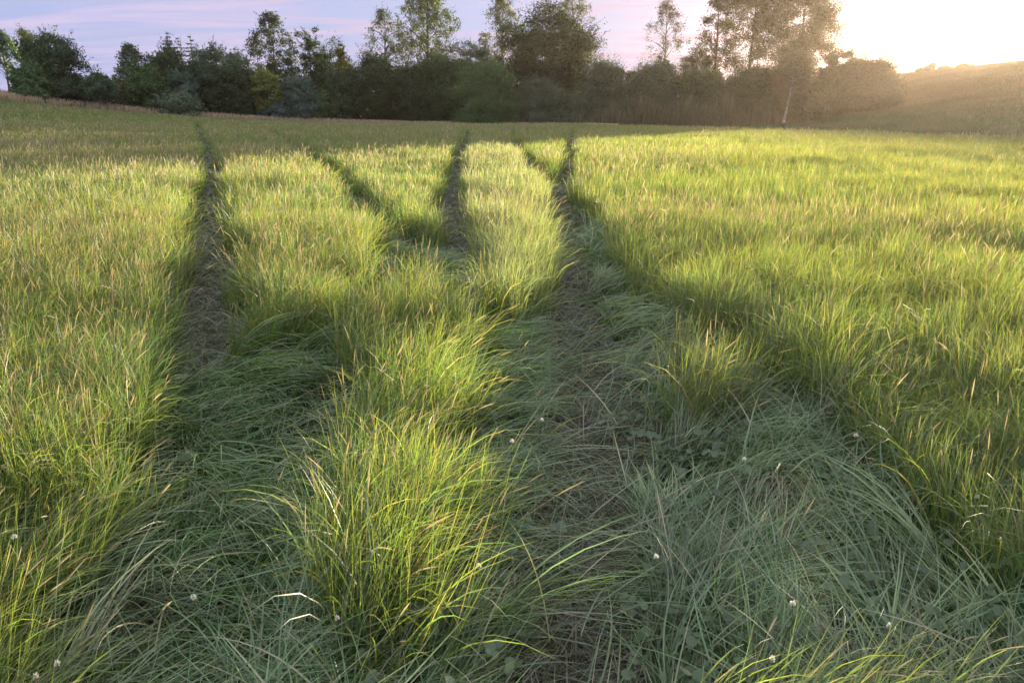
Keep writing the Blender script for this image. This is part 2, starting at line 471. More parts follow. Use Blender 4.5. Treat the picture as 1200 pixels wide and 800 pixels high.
GT, GB = 'trees along the far field edge', 'bushes along the far field edge'
T = [
    # name, kind, px, top, half width, depth, tone, label, keywords
    ('birch_tree', 'birch', -2, 36, 15, 108, 'grey', 'thin grey birch cut by the left edge of the photo', dict(dens=0.9)),
    ('broadleaf_tree', 'round', 30, 33, 20, 116, 'pale', 'paler tree top showing behind the dark tree at far left', {}),
    ('broadleaf_tree', 'round', 56, 38, 37, 104, 'dark', 'dark spreading tree at far left, its right side sloping down', dict(dens=1.7, crown_from=0.04)),
    ('bush', 'bush', 32, 77, 25, 97, 'mid', 'rounded green bush in front of the dark tree at far left', {}),
    ('bush', 'bush', 70, 96, 28, 99, 'dark', 'low dark bush under the far left dark tree', {}),
    ('birch_tree', 'birch', 113, 88, 15, 100, 'grey', 'young birch with bare white trunk, left one of a low pair', dict(crown_from=0.42, trunk=0.13)),
    ('birch_tree', 'birch', 121, 91, 14, 101, 'grey', 'young birch with bare white trunk, right one of a low pair', dict(crown_from=0.42, trunk=0.13)),
    ('bush', 'bush', 100, 93, 16, 106, 'mid', 'low bush behind the two young white trunked birches', {}),
    ('shrub', 'bush', 137, 96, 8, 104, 'pink', 'small pinkish feathery shrub right of the young birch pair', dict(dens=0.5)),
    ('birch_tree', 'birch', 150, 53, 18, 112, 'grey', 'loose grey birch at the left end of the long tree belt', dict(dens=1.0, crown_from=0.15)),
    ('bush', 'bush', 166, 78, 25, 106, 'mid', 'big rounded green bush below the loose birch at the belt left end', dict(dens=1.4)),
    ('broadleaf_tree', 'round', 190, 46, 26, 114, 'dark', 'dense dark tree with the first spruce tip just behind it', dict(dens=1.6, crown_from=0.08)),
    ('spruce_tree', 'spruce', 196, 37, 24, 121, 'fir', 'darkest spruce, its pointed tip leftmost of three', dict(dens=1.2)),
    ('spruce_tree', 'spruce', 207, 41, 20, 122, 'fir', 'slim spruce, its tip the middle one of three', {}),
    ('spruce_tree', 'spruce', 221, 38, 26, 124, 'brown', 'brownish spruce, its tip rightmost of three', {}),
    ('bush', 'bush', 211, 84, 17, 108, 'blue', 'upright blue green bush below the three spruces', {}),
    ('broadleaf_tree', 'round', 243, 46, 24, 122, 'grey', 'grey green tree with airy crown right of the spruces', dict(dens=1.1, crown_from=0.1)),
    ('broadleaf_tree', 'round', 270, 54, 24, 119, 'grey', 'lower grey green tree sloping down towards the tall birch', dict(dens=1.2, crown_from=0.1)),
    ('bush', 'bush', 236, 74, 27, 112, 'dark', 'tall dark bush below the airy grey green tree', dict(dens=1.6)),
    ('bush', 'bush', 276, 78, 26, 113, 'dark', 'dark bush directly left of the yellow green tree', dict(dens=1.6)),
    ('bush', 'bush', 205, 110, 26, 105, 'grey', 'low grey bush at the field edge below the spruces', {}),
    ('birch_tree', 'birch', 316, 16, 32, 130, 'grey', 'tall drooping birch rising behind the yellow green tree', dict(dens=1.3, crown_from=0.1, leaf=0.34)),
    ('broadleaf_tree', 'round', 310, 76, 21, 113, 'yellow', 'yellow green tree with lit feathery top among dark bushes', dict(dens=1.0, crown_from=0.05)),
    ('pine_tree', 'round', 361, 25, 20, 131, 'dark', 'slim tree with small dark tufted top right of the tall birch', dict(dens=0.9, crown_from=0.1)),
    ('broadleaf_tree', 'round', 389, 42, 30, 130, 'mid', 'broad green tree with uneven top right of the tufted tree', dict(dens=1.2, crown_from=0.1)),
    ('poplar_tree', 'birch', 398, 52, 9, 126, 'sunlit_gold', 'narrow golden sunlit tree in a gap of the belt', dict(crown_from=0.1)),
    ('willow_bush', 'bush', 349, 91, 27, 116, 'blue', 'large blue grey willow bush right of the yellow green tree', dict(dens=1.4)),
    ('willow_bush', 'bush', 319, 118, 18, 113, 'blue', 'small low blue grey willow bush at the field edge', {}),
    ('bush', 'bush', 398, 81, 25, 119, 'dark', 'dark bush right of the large blue grey willow', dict(dens=1.4)),
    ('bush', 'bush', 378, 108, 18, 117, 'mid', 'low green bush in front between willow and dark bush', {}),
    ('broadleaf_tree', 'round', 438, 57, 33, 121, 'dark', 'dark round tree down to the grass left of the big birch', dict(dens=2.0, crown_from=0.0)),
    ('birch_tree', 'birch', 448, 12, 27, 136, 'pale', 'pale thin birch leaning out left of the big birch', dict(dens=0.9, crown_from=0.12, leaf=0.26)),
    ('birch_tree', 'birch', 497, -32, 37, 134, 'pale', 'big tall birch with full drooping crown, its top above the frame', dict(dens=2.1, crown_from=0.15, leaf=0.33)),
    ('bush', 'bush', 476, 78, 24, 121, 'dark', 'dark green bush below the left of the big birch', dict(dens=1.5)),
    ('bush', 'bush', 513, 63, 33, 124, 'dark', 'high dark bush mass directly below the big birch', dict(dens=1.8)),
    ('broadleaf_tree', 'round', 553, 33, 25, 136, 'grey', 'airy tree filling the gap between big birch and oak', dict(dens=1.0, crown_from=0.15)),
    ('birch_tree', 'birch', 588, -14, 26, 140, 'pale', 'thin birch top just left behind the oak', dict(dens=1.1, crown_from=0.15)),
    ('bush', 'bush', 568, 71, 41, 120, 'mid', 'big smooth domed bush in front left of the oak', dict(dens=2.3, leaf=0.26)),
    ('oak_tree', 'round', 642, 2, 63, 129, 'dark', 'great dark oak with wide rounded crown in the middle', dict(dens=2.9, crown_from=0.2, leaf=0.36, trunk=0.55)),
    ('birch_tree', 'birch', 672, -22, 26, 142, 'pale', 'loose pale birch top showing over the right of the oak', dict(dens=0.7, crown_from=0.2)),
    ('shrub', 'bush', 664, 76, 22, 137, 'sunlit_gold', 'golden lit undergrowth shrub seen under the oak crown', {}),
    ('bush', 'bush', 632, 90, 34, 123, 'grey', 'greyish bush below the oak trunk', dict(dens=1.5)),
    ('bush', 'bush', 597, 106, 16, 121, 'mid', 'small bush at the right foot of the domed bush', {}),
    ('bush', 'bush', 708, 70, 35, 124, 'grey', 'large grey green bush right of the oak', dict(dens=1.9, leaf=0.26)),
    ('bush', 'bush', 767, 74, 34, 125, 'grey', 'grey green bush with yellowish top below the slender birch', dict(dens=1.7)),
    ('bush', 'bush', 671, 110, 24, 121, 'grey', 'low grey bush in front between oak and large grey bush', {}),
    ('birch_tree', 'birch', 783, 0, 27, 134, 'pink', 'slender pale birch standing free against the pink sky', dict(dens=0.75, crown_from=0.2, leaf=0.24)),
    ('broadleaf_tree', 'round', 820, 42, 23, 133, 'brown', 'small thin tree between slender birch and tall trees', dict(dens=0.7, crown_from=0.1)),
    ('birch_tree', 'birch', 846, -22, 20, 130, 'brown', 'drooping birch at the left of the tall right hand trees', dict(dens=1.0, crown_from=0.2)),
    ('broadleaf_tree', 'round', 892, -70, 42, 127, 'brown', 'tall tree with straight dark trunk against the bright sky', dict(dens=1.9, crown_from=0.27, trunk=0.42, leaf=0.32)),
    ('broadleaf_tree', 'round', 952, -48, 47, 128, 'brown', 'tall full tree right of the straight dark trunk', dict(dens=2.0, crown_from=0.3, leaf=0.32)),
    ('broadleaf_tree', 'round', 930, 42, 36, 122, 'brown', 'lower bushy tree between the two tall right hand trees', dict(dens=1.5, crown_from=0.1)),
    ('bush', 'bush', 822, 82, 34, 124, 'dark', 'dark bush behind the reeds left of the straight trunk', dict(dens=1.6)),
    ('bush', 'bush', 880, 80, 36, 123, 'dark', 'dark bush at the foot of the straight dark trunk', dict(dens=1.6)),
    ('birch_tree', 'birch', 927, 60, 14, 113, 'brown', 'leaning young birch with short white trunk at the field edge', dict(crown_from=0.48, trunk=0.17, lean=0.10)),
    ('bush', 'bush', 950, 96, 27, 116, 'brown', 'low brownish bush right of the leaning white trunk', dict(dens=1.2)),
    ('broadleaf_tree', 'round', 984, 53, 22, 125, 'brown', 'small yellowish tree between tall tree and round hill bush', dict(dens=1.0, crown_from=0.1)),
    ('bush', 'bush', 1018, 70, 42, 120, 'brown', 'long rounded bush on the hill foot below the bright sky', dict(dens=2.2)),
    ('bush', 'bush', 978, 88, 22, 118, 'brown', 'low bush joining the round hill bush to the birch', dict(dens=1.2)),
    ('bush', 'bush', 1083, 80, 9, 205, 'brown', 'low distant bush on the hill crest, leftmost of the crest bushes', dict(dens=0.6)),
    ('broadleaf_tree', 'round', 1093, 73, 5, 205, 'brown', 'tiny distant tree on the hill crest', dict(dens=0.5)),
    ('bush', 'bush', 1108, 79, 9, 200, 'brown', 'low distant bush on the hill crest, middle of the crest bushes', dict(dens=0.6)),
    ('bush', 'bush', 1132, 76, 10, 198, 'brown', 'low distant bush on the hill crest, rightmost of the crest bushes', dict(dens=0.6)),
]
for (nm, kd, px, top, hw, Y, tone, lab, kw) in T:
    cat = {'bush': 'bush', 'shrub': 'shrub', 'willow_bush': 'bush'}.get(nm, 'tree')
    g = GB if cat != 'tree' else GT
    if Y > 190: g = 'distant trees and bushes on the hill crest'
    plant(nm, kd, px, top, hw, Y, tone, lab, cat, g, **kw)

# the thicket behind the front bushes, one dark mass with no single bush to tell apart
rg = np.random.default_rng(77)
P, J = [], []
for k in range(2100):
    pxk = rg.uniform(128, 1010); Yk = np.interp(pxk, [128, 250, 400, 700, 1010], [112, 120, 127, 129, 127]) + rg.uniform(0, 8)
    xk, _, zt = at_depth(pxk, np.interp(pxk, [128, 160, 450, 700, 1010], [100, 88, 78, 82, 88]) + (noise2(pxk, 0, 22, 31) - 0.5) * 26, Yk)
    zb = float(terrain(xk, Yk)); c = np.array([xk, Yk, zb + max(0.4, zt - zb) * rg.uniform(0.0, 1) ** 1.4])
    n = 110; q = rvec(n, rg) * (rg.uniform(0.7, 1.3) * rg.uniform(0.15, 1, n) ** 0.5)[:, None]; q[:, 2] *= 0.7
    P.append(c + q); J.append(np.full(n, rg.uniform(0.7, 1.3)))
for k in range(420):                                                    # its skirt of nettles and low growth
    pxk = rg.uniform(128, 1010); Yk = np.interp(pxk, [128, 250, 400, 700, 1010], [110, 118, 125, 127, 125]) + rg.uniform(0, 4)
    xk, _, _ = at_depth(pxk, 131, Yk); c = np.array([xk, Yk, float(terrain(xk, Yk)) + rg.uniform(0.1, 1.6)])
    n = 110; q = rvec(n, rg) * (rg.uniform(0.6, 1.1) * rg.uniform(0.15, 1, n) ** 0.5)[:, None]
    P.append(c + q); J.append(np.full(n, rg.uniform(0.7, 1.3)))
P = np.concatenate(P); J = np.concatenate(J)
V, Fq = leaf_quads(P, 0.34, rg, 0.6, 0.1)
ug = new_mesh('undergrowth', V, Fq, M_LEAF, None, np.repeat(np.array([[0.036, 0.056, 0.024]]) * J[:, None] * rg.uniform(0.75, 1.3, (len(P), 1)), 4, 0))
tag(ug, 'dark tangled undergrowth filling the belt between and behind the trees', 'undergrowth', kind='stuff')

# ------------------------------------------------------------------ meadow grass
def pl(pts):
    return ground_at(*np.array(pts, float).T)


def dist_line(P, line):
    d = np.full(len(P), 1e9)
    for a, b in zip(line[:-1], line[1:]):
        ab = b - a; t = np.clip(((P - a) @ ab) / (ab @ ab + 1e-9), 0, 1)
        d = np.minimum(d, np.hypot(*(P - a - t[:, None] * ab).T))
    return d


def in_poly(P, poly):
    x, y = P.T; ins = np.zeros(len(P), bool)
    for (x1, y1), (x2, y2) in zip(poly, np.roll(poly, -1, 0)):
        c = ((y1 > y) != (y2 > y)) & (x < (x2 - x1) * (y - y1) / (y2 - y1 + 1e-12) + x1)
        ins ^= c
    return ins


TRACKS = [   # wheel tracks: photo points of the track floor, half width in metres
    (pl([(231, 149), (240, 175), (248, 205), (252, 260), (253, 310), (252, 360), (248, 410), (243, 450)]), 0.27),
    (pl([(318, 160), (345, 178), (378, 203), (410, 235), (440, 270), (470, 300)]), 0.26),
    (pl([(549, 158), (540, 185), (530, 220), (528, 260), (534, 310), (540, 350), (528, 395)]), 0.27),
    (pl([(598, 156), (610, 185), (630, 212), (652, 240)]), 0.22),
    (pl([(672, 156), (665, 190), (659, 240), (659, 300), (664, 350), (672, 410), (688, 470), (692, 540), (668, 620), (680, 700), (668, 800), (660, 900)]), 0.22),
]
SOIL_TRACK = TRACKS[4][0]
LODGE = pl([(205, 440), (285, 425), (385, 412), (430, 350), (448, 296), (500, 296), (530, 310), (548, 400), (635, 405), (645, 330), (672, 245), (700, 280),
            (740, 350), (842, 428), (918, 492), (985, 550), (1085, 630), (1190, 710), (1300, 790), (1500, 1000), (1700, 1500), (-200, 1500), (60, 900), (60, 800), (110, 700), (150, 600), (176, 510)])
ISLES = [pl([(395, 420), (440, 380), (500, 382), (532, 425), (530, 520), (515, 620), (505, 740), (460, 860), (395, 840), (375, 720), (408, 610), (430, 520)]),
         pl([(738, 452), (785, 450), (840, 505), (825, 540), (765, 512)])]
PALE = pl([(552, 168), (600, 178), (636, 215), (655, 300), (650, 380), (600, 410), (550, 380), (542, 280)])
SEMI = pl([(-200, 640), (40, 620), (100, 640), (145, 600), (110, 700), (60, 800), (60, 900), (-200, 1500), (-900, 1500), (-600, 900)])


def zones(P):
    """standing amount 0..1, lodged flag, distance to the bare track"""
    Q = P + np.stack([noise2(*P.T, 0.45, 4) - .5, noise2(*P.T, 0.45, 5) - .5], -1) * 0.42 + np.stack([noise2(*P.T, 0.13, 6) - .5, noise2(*P.T, 0.13, 7) - .5], -1) * 0.12
    stand = np.ones(len(P)); trk = np.full(len(P), 9.0)
    for line, w in TRACKS:
        d = dist_line(Q, line) / w
        trk = np.minimum(trk, d)
    stand[trk < 1] = 0
    near = P[:, 1] < 16
    lod = np.zeros(len(P), bool)
    lod[near] = in_poly(Q[near], LODGE)
    isl = np.zeros(len(P), bool)
    for k in ISLES: isl[near] |= in_poly(Q[near], k)
    tuft = np.hypot((Q[:, 0] - 0.66) / 0.42, (Q[:, 1] - 1.46) / 0.13) < 1
    isl |= tuft
    stand[lod & ~isl] = 0
    lod &= ~isl
    stand[isl & (trk > 0.7)] = 1
    semi = np.zeros(len(P), bool); semi[near] = in_poly(Q[near], SEMI)
    return stand, lod, trk, semi, isl


def edge_depth(px):
    return np.interp(px, [-200, 0, 200, 400, 600, 680, 720, 800, 930, 1060, 1250], [80, 90, 103, 114, 119, 116, 96, 78, 62, 50, 38])


def scatter(d0, d1, per_m2, margin=2.0):
    w = 0.74
    n_try = int((d1 - d0) * (2 * w * d1 + 2 * margin) * per_m2)
    y = RNG.uniform(d0, d1, n_try); x = RNG.uniform(-(w * d1 + margin), w * d1 + margin, n_try)
    k = np.abs(x) < w * y + margin
    return np.stack([x[k], y[k]], -1)


class Blades:
    def __init__(self): self.v, self.f, self.c, self.n = [], [], [], 0

    def add(self, P, z, phi, L, w, th0, th1, nseg, cb, ct, prof, pw=1.6, curl=0.0, twist=None, zmin=None, tip=1.0, colpow=1.0, tt=None):
        """curved strips: base P, heading phi, lean from the vertical th0 -> th1, widths w*prof, colour cb -> ct"""
        N = len(P)
        if N == 0: return
        f32 = np.float32
        t = np.linspace(0, 1, nseg + 1) if tt is None else np.asarray(tt, float)
        pos = np.empty((N, nseg + 1, 3), f32); pos[:, 0, :2] = P; pos[:, 0, 2] = z
        for i in range(nseg):
            tm = (t[i] + t[i + 1]) / 2
            th = th0 + (th1 - th0) * tm ** pw; ph = phi + curl * tm
            ds = L * (t[i + 1] - t[i])
            pos[:, i + 1, 0] = pos[:, i, 0] + np.sin(th) * np.cos(ph) * ds
            pos[:, i + 1, 1] = pos[:, i, 1] + np.sin(th) * np.sin(ph) * ds
            pos[:, i + 1, 2] = pos[:, i, 2] + np.cos(th) * ds
        if zmin is not None: pos[:, :, 2] = np.maximum(pos[:, :, 2], zmin[:, None])
        tw = RNG.uniform(-1.2, 1.2, N) if twist is None else twist
        a = phi + np.pi / 2 + tw
        side = np.stack([np.cos(a), np.sin(a), np.sin(tw) * 0.5], -1).astype(f32)
        wd = (np.asarray(w)[:, None] * np.asarray(prof)[None] * 0.5).astype(f32)
        V = np.stack([pos - side[:, None] * wd[..., None], pos + side[:, None] * wd[..., None]], 2)
        cc = t[None, :, None] ** colpow
        C = (cb[:, None] * (1 - cc) + ct[:, None] * cc).astype(f32)
        C = np.repeat(C[:, :, None], 2, 2)
        m = (nseg + 1) * 2
        i = np.arange(nseg) * 2
        fq = np.stack([i, i + 1, i + 3, i + 2], -1)
        F_ = (np.arange(N)[:, None, None] * m + fq[None] + self.n).reshape(-1, 4)
        self.v.append(V.reshape(-1, 3)); self.c.append(C.reshape(-1, 3)); self.f.append(F_); self.n += N * m

    def build(self, name, mat):
        return new_mesh(name, np.concatenate(self.v), np.concatenate(self.f), mat, None, np.concatenate(self.c))


PROF = {8: [0.7, 0.9, 1, 1, 0.92, 0.78, 0.6, 0.36, 0.03], 6: [0.75, 0.95, 1, 0.9, 0.7, 0.42, 0.03], 5: [0.75, 1, 0.95, 0.8, 0.5, 0.04], 4: [0.75, 1, 0.85, 0.55, 0.04], 3: [0.8, 1, 0.7, 0.05], 2: [0.9, 0.9, 0.1]}
U = RNG.uniform


def jit(n, a, b): return U(a, b, n)[:, None]


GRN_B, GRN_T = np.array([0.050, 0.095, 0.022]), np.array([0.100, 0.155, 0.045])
YEL_T, BLU_T, STRAW, TAN = np.array([0.180, 0.178, 0.062]), np.array([0.085, 0.145, 0.075]), np.array([0.26, 0.21, 0.11]), np.array([0.36, 0.30, 0.19])

stand_b, flat_b, seed_b = Blades(), Blades(), Blades()
#        d0   d1  density  nseg
BANDS = [(0.75, 3.2, 4600, 8), (3.2, 6, 3400, 6), (6, 10, 1800, 4), (10, 17, 750, 3), (17, 30, 330, 3), (30, 55, 130, 2), (55, 125, 42, 2)]
for d0, d1, dn, ns in BANDS:
    P = scatter(d0, d1, dn, 1.2 if d1 < 10 else 3)
    if d0 < 1: P = P[np.hypot(*P.T) > 1.1]
    st, lod, trk, semi, isl = zones(P)
    pxs, _ = to_px(P[:, 0], P[:, 1], 0.0)
    ok = P[:, 1] < edge_depth(pxs) + RNG.normal(0, 0.8, len(P))
    S = ok & ((st > 0.5) | (lod & (trk > 1) & (RNG.random(len(P)) < 0.025)))
    # ---- standing blades
    p = P[S]; n = len(p); sm = semi[S]; il = isl[S]
    tn = noise2(*p.T, 0.34, 8); patch = noise2(*p.T, 2.6, 9) * 0.6 + noise2(*p.T, 0.9, 10) * 0.4
    keep = RNG.random(n) < 0.55 + 0.75 * tn
    p, sm, il, tn, patch = p[keep], sm[keep], il[keep], tn[keep], patch[keep]; n = len(p)
    d = np.hypot(*p.T)
    hgt = (0.34 + 0.20 * patch + 0.16 * tn) * U(0.65, 1.12, n)
    hgt *= np.where(sm, 0.85, 1.0) * np.where(trk[S][keep] < 1.22, U(0.5, 1.0, n), 1.0)
    tuft = (p[:, 1] < 1.7) & il
    hgt[tuft] = U(0.34, 0.52, tuft.sum())
    # wind and wheels bend the crop to the right, each tuft in its own way
    phi = np.where(RNG.random(n) < 0.3, (noise2(*p.T, 0.5, 11) - 0.5) * 3.4 + 0.3, U(-np.pi, np.pi, n))
    th0 = np.abs(RNG.normal(0.04, 0.11, n))
    arch = RNG.random(n) < 0.38
    th1 = np.where(arch, U(1.3, 2.5, n), np.abs(RNG.normal(0.35, 0.25, n)))
    leany = sm | (p[:, 1] < 5) & il & (RNG.random(n) < 0.6) | lod[S][keep] | ((trk[S][keep] < 1.3) & (d < 12) & (RNG.random(n) < 0.4))
    th0[leany] += U(0.15, 0.55, leany.sum()); phi[leany] = RNG.normal(0.3, 0.7, leany.sum())
    inl = lod[S][keep]; th0[inl] += 0.45; hgt[inl] *= 0.8
    th0[tuft] = U(0.15, 0.6, tuft.sum()); th1[tuft] = U(1.5, 2.2, tuft.sum()); phi[tuft] = RNG.normal(0.25, 0.3, tuft.sum())
    w = np.maximum(np.where(arch, U(0.003, 0.0075, n), U(0.0018, 0.0042, n)), 0.00075 * d * U(0.6, 1.3, n))
    mixr = np.clip(patch + 0.42 * sstep(0.5, 8, p[:, 0]) + RNG.normal(0, 0.22, n), 0, 1)[:, None]
    ct = GRN_T * (1 - mixr) + YEL_T * mixr
    bl = (RNG.random(n) < 0.22)[:, None]; ct = np.where(bl, BLU_T, ct)
    dr = (RNG.random(n) < np.where(d < 10, 0.06, 0.11))[:, None]; ct = np.where(dr, STRAW, ct)
    pale = np.zeros(n, bool); nr_ = p[:, 1] < 60; pale[nr_] = in_poly(p[nr_], PALE)
    pale &= RNG.random(n) < 0.85
    ct = np.where(pale[:, None], np.array([0.20, 0.215, 0.15]), ct)
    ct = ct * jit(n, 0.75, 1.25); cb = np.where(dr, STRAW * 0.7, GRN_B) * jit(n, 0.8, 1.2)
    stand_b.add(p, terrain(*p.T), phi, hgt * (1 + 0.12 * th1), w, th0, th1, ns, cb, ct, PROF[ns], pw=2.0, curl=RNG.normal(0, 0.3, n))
    # ---- flowering stems with seed heads
    tanp = noise2(*p.T, 3.5, 12) + 0.22 * sstep(3, -3, p[:, 0]) - 0.25 * sstep(3, 9, p[:, 0])
    hd = RNG.random(n) < np.clip((tanp - 0.28) * 0.17, 0.014, 0.13) * (0.6 if d1 < 7 else 0.85 if d1 < 20 else 1.2)
    q = p[hd] + RNG.normal(0, 0.03, (hd.sum(), 2)); m = len(q); dq = d[hd]
    L = hgt[hd] * U(1.05, 1.4, m)
    ph = phi[hd]; t0 = np.abs(RNG.normal(0.05, 0.08, m)); t1 = np.abs(RNG.normal(0.42, 0.28, m))
    ln = leany[hd]; t0[ln] += U(0.2, 0.7, ln.sum()); t1[ln] += U(0.2, 0.9, ln.sum())
    tu = tuft[hd]; t0[tu] = U(0.2, 0.6, tu.sum()); t1[tu] = U(1.4, 2.0, tu.sum())
    wq = np.maximum(U(0.0028, 0.0052, m), 0.0007 * dq)
    tc_ = TAN * jit(m, 0.75, 1.5); gb = np.array([0.11, 0.125, 0.055]) * jit(m, 0.8, 1.2)
    if ns >= 4:
        for tw in (0.0, np.pi / 2):
            seed_b.add(q, terrain(*q.T), ph, L, wq, t0, t1, 8, gb, tc_, [0.34, 0.30, 0.26, 0.22, 0.2, 0.85, 1.0, 0.7, 0.05], pw=2.2,
                       twist=np.full(m, tw), colpow=3.0, tt=[0, 0.25, 0.5, 0.7, 0.86, 0.885, 0.92, 0.965, 1])
    else:
        seed_b.add(q, terrain(*q.T), ph, L, wq, t0, t1, 4, gb, tc_, [0.35, 0.3, 0.3, 1.0, 0.2], pw=2.0, colpow=2.0, tt=[0, 0.45, 0.8, 0.9, 1])
    # ---- grass pressed flat by wheels
    if d1 <= 17:
        Fm = lod & ok
        p = P[Fm]
        rep = 1
        p = np.repeat(p, rep, 0) + RNG.normal(0, 0.02, (len(p) * rep, 2)); n = len(p)
        bare = np.repeat(trk[Fm], rep)
        cov = noise2(*p.T, 0.7, 13) * 0.6 + noise2(*p.T, 0.25, 14) * 0.4
        soilz = dist_line(p, SOIL_TRACK)
        keep = RNG.random(n) < np.where(soilz < 0.25, 0.04, 0.03 + 0.5 * sstep(0.35, 0.75, cov))
        p = p[keep]; cov = cov[keep]; n = len(p); d = np.hypot(*p.T)
        right = sstep(-0.5, 0.6, p[:, 0])
        base = 0.45 * right + (1 - right) * (-0.2)
        fl = base + (noise2(*p.T, 0.8, 15) - 0.5) * 4.2 + (noise2(*p.T, 0.28, 16) - 0.5) * 2.6 + np.where(RNG.random(n) < 0.25, U(-2.5, 2.5, n), RNG.normal(0, 0.35, n))
        leftz = sstep(-0.5, -1.2, p[:, 0]); fl = fl * (1 - 0.5 * leftz) + (-1.5) * 0.5 * leftz
        up = noise2(*p.T, 0.5, 17)
        th0 = np.clip(U(0.25, 1.15, n) + (1 - up) * 0.45, 0.2, 1.5); th1 = U(1.35, 1.85, n)
        L = U(0.24, 0.60, n)
        tip = p + np.stack([np.cos(fl), np.sin(fl)], -1) * (L * 0.75)[:, None]
        L = np.where((dist_line(tip, SOIL_TRACK) < 0.17) & (RNG.random(n) < 0.8), L * 0.4, L)
        z = terrain(*p.T)
        lift = U(0, 0.05, n) + 0.16 * up * RNG.random(n)
        w = np.maximum(U(0.0028, 0.0065, n), 0.0010 * d)
        k = RNG.random(n)[:, None]
        ct = np.where(k < 0.50, np.array([0.085, 0.165, 0.060]), np.where(k < 0.74, np.array([0.135, 0.215, 0.11]), np.where(k < 0.88, GRN_T * 1.2, np.array([0.30, 0.27, 0.18]))))
        ct = ct * jit(n, 0.7, 1.25)
        flat_b.add(p, z + lift, fl, L, w, th0, th1, ns, ct * 0.8, ct, PROF[ns], pw=0.7, curl=RNG.normal(0, 0.5, n), zmin=z + 0.004 + U(0, 0.03, n))
    # ---- crushed straw and stubble on the track floors
    if d1 <= 55:
        Tm = ok & (trk < 1.12) & ~((d1 > 30) & (RNG.random(len(P)) < 0.2))
        p = P[Tm]; k = 1 if d1 > 6 else 1
        p = p + RNG.normal(0, 0.03, p.shape); n = len(p); d = np.hypot(*p.T)
        z = terrain(*p.T)
        L = U(0.05, 0.22, n) * (1 + 0.02 * d); w = np.maximum(U(0.002, 0.006, n), 0.0011 * d)
        k = RNG.random(n)[:, None]
        ct = np.where(k < 0.35, np.array([0.20, 0.185, 0.125]), np.where(k < 0.7, np.array([0.075, 0.070, 0.042]), np.array([0.075, 0.115, 0.05]))) * jit(n, 0.4, 1.05)
        flat_b.add(p, z + 0.005 + U(0, 0.02, n), U(-np.pi, np.pi, n), L, w, U(0.9, 1.5, n), U(1.4, 1.75, n), 2, ct, ct, PROF[2], zmin=z + 0.004)
# bundles of stems knocked over together
p = scatter(1.0, 17, 46, 0.8)
p = p[RNG.random(len(p)) < np.clip(7 / np.hypot(*p.T), 0.35, 1)]
_, lod, trk, semi, _ = zones(p)
k = lod & (dist_line(p, SOIL_TRACK) > 0.27) & (trk > 0.85); p = p[k]; sm = semi[k]; n = len(p)
right = sstep(-0.5, 0.5, p[:, 0])
fl = 0.40 * right + (1 - right) * -0.3 + (noise2(*p.T, 1.1, 15) - 0.5) * 2.8 + RNG.normal(0, 0.45, n) + np.where(RNG.random(n) < 0.12, 2.6, 0)
fl = np.where(p[:, 0] < -0.7, fl * 0.6 - 0.7 * (RNG.random(n) < 0.5), fl)
fl = np.where(sm, RNG.normal(0.5, 0.5, n), fl)
up0 = np.where(sm, U(0.2, 0.8, n), np.where(RNG.random(n) < 0.08, U(0.2, 0.6, n), U(0.8, 1.35, n))); up1 = U(1.5, 2.1, n); LL = U(0.30, 0.72, n); tone = RNG.random(n)
cnt = RNG.integers(35, 130, n); idx = np.repeat(np.arange(n), cnt); m = len(idx)
q = p[idx] + RNG.normal(0, 0.035, (m, 2)); d = np.hypot(*q.T); z = terrain(*q.T)
f2 = fl[idx] + RNG.normal(0, 0.20, m); L = LL[idx] * U(0.6, 1.15, m)
tipd = dist_line(q + np.stack([np.cos(f2), np.sin(f2)], -1) * (L * 0.75)[:, None], SOIL_TRACK)
L = np.where((tipd < 0.2) & (RNG.random(m) < 0.9), L * 0.4, L)
k3 = np.clip(tone[idx] + RNG.normal(0, 0.15, m), 0, 1)[:, None]
ct = np.where(k3 < 0.35, np.array([0.085, 0.160, 0.036]), np.where(k3 < 0.62, np.array([0.105, 0.180, 0.058]), np.where(k3 < 0.86, np.array([0.165, 0.24, 0.125]), np.array([0.28, 0.27, 0.16])))) 
br = np.clip(np.exp(RNG.normal(-0.02, 0.30, n))[idx] * np.exp(RNG.normal(-0.06, 0.42, m)), 0.3, 1.75)[:, None]
ct = ct * br
pale_ = np.clip((br - 1.0) / 0.7, 0, 1) * 0.75                          # dull silvery undersides and sky sheen, both put into the brightest blades' colour
ct = ct * (1 - pale_) + pale_ * np.array([0.195, 0.25, 0.125]) * (0.6 + 0.4 * br)
w = np.maximum(np.where(RNG.random(m) < 0.4, U(0.0045, 0.0088, m), U(0.002, 0.0042, m)), 0.0009 * d)
flat_b.add(q, z + U(0, 0.05, m), f2, L, w, np.clip(up0[idx] + RNG.normal(0, 0.2, m), 0.1, 1.45), up1[idx] + RNG.normal(0, 0.15, m), 6, ct * 0.6, ct * 1.15, PROF[6], pw=0.8,  # darker base, lighter tip: shade in the gaps put into blade colour
           curl=RNG.normal(0, 0.35, m), zmin=z + 0.004 + U(0, 0.05, m))
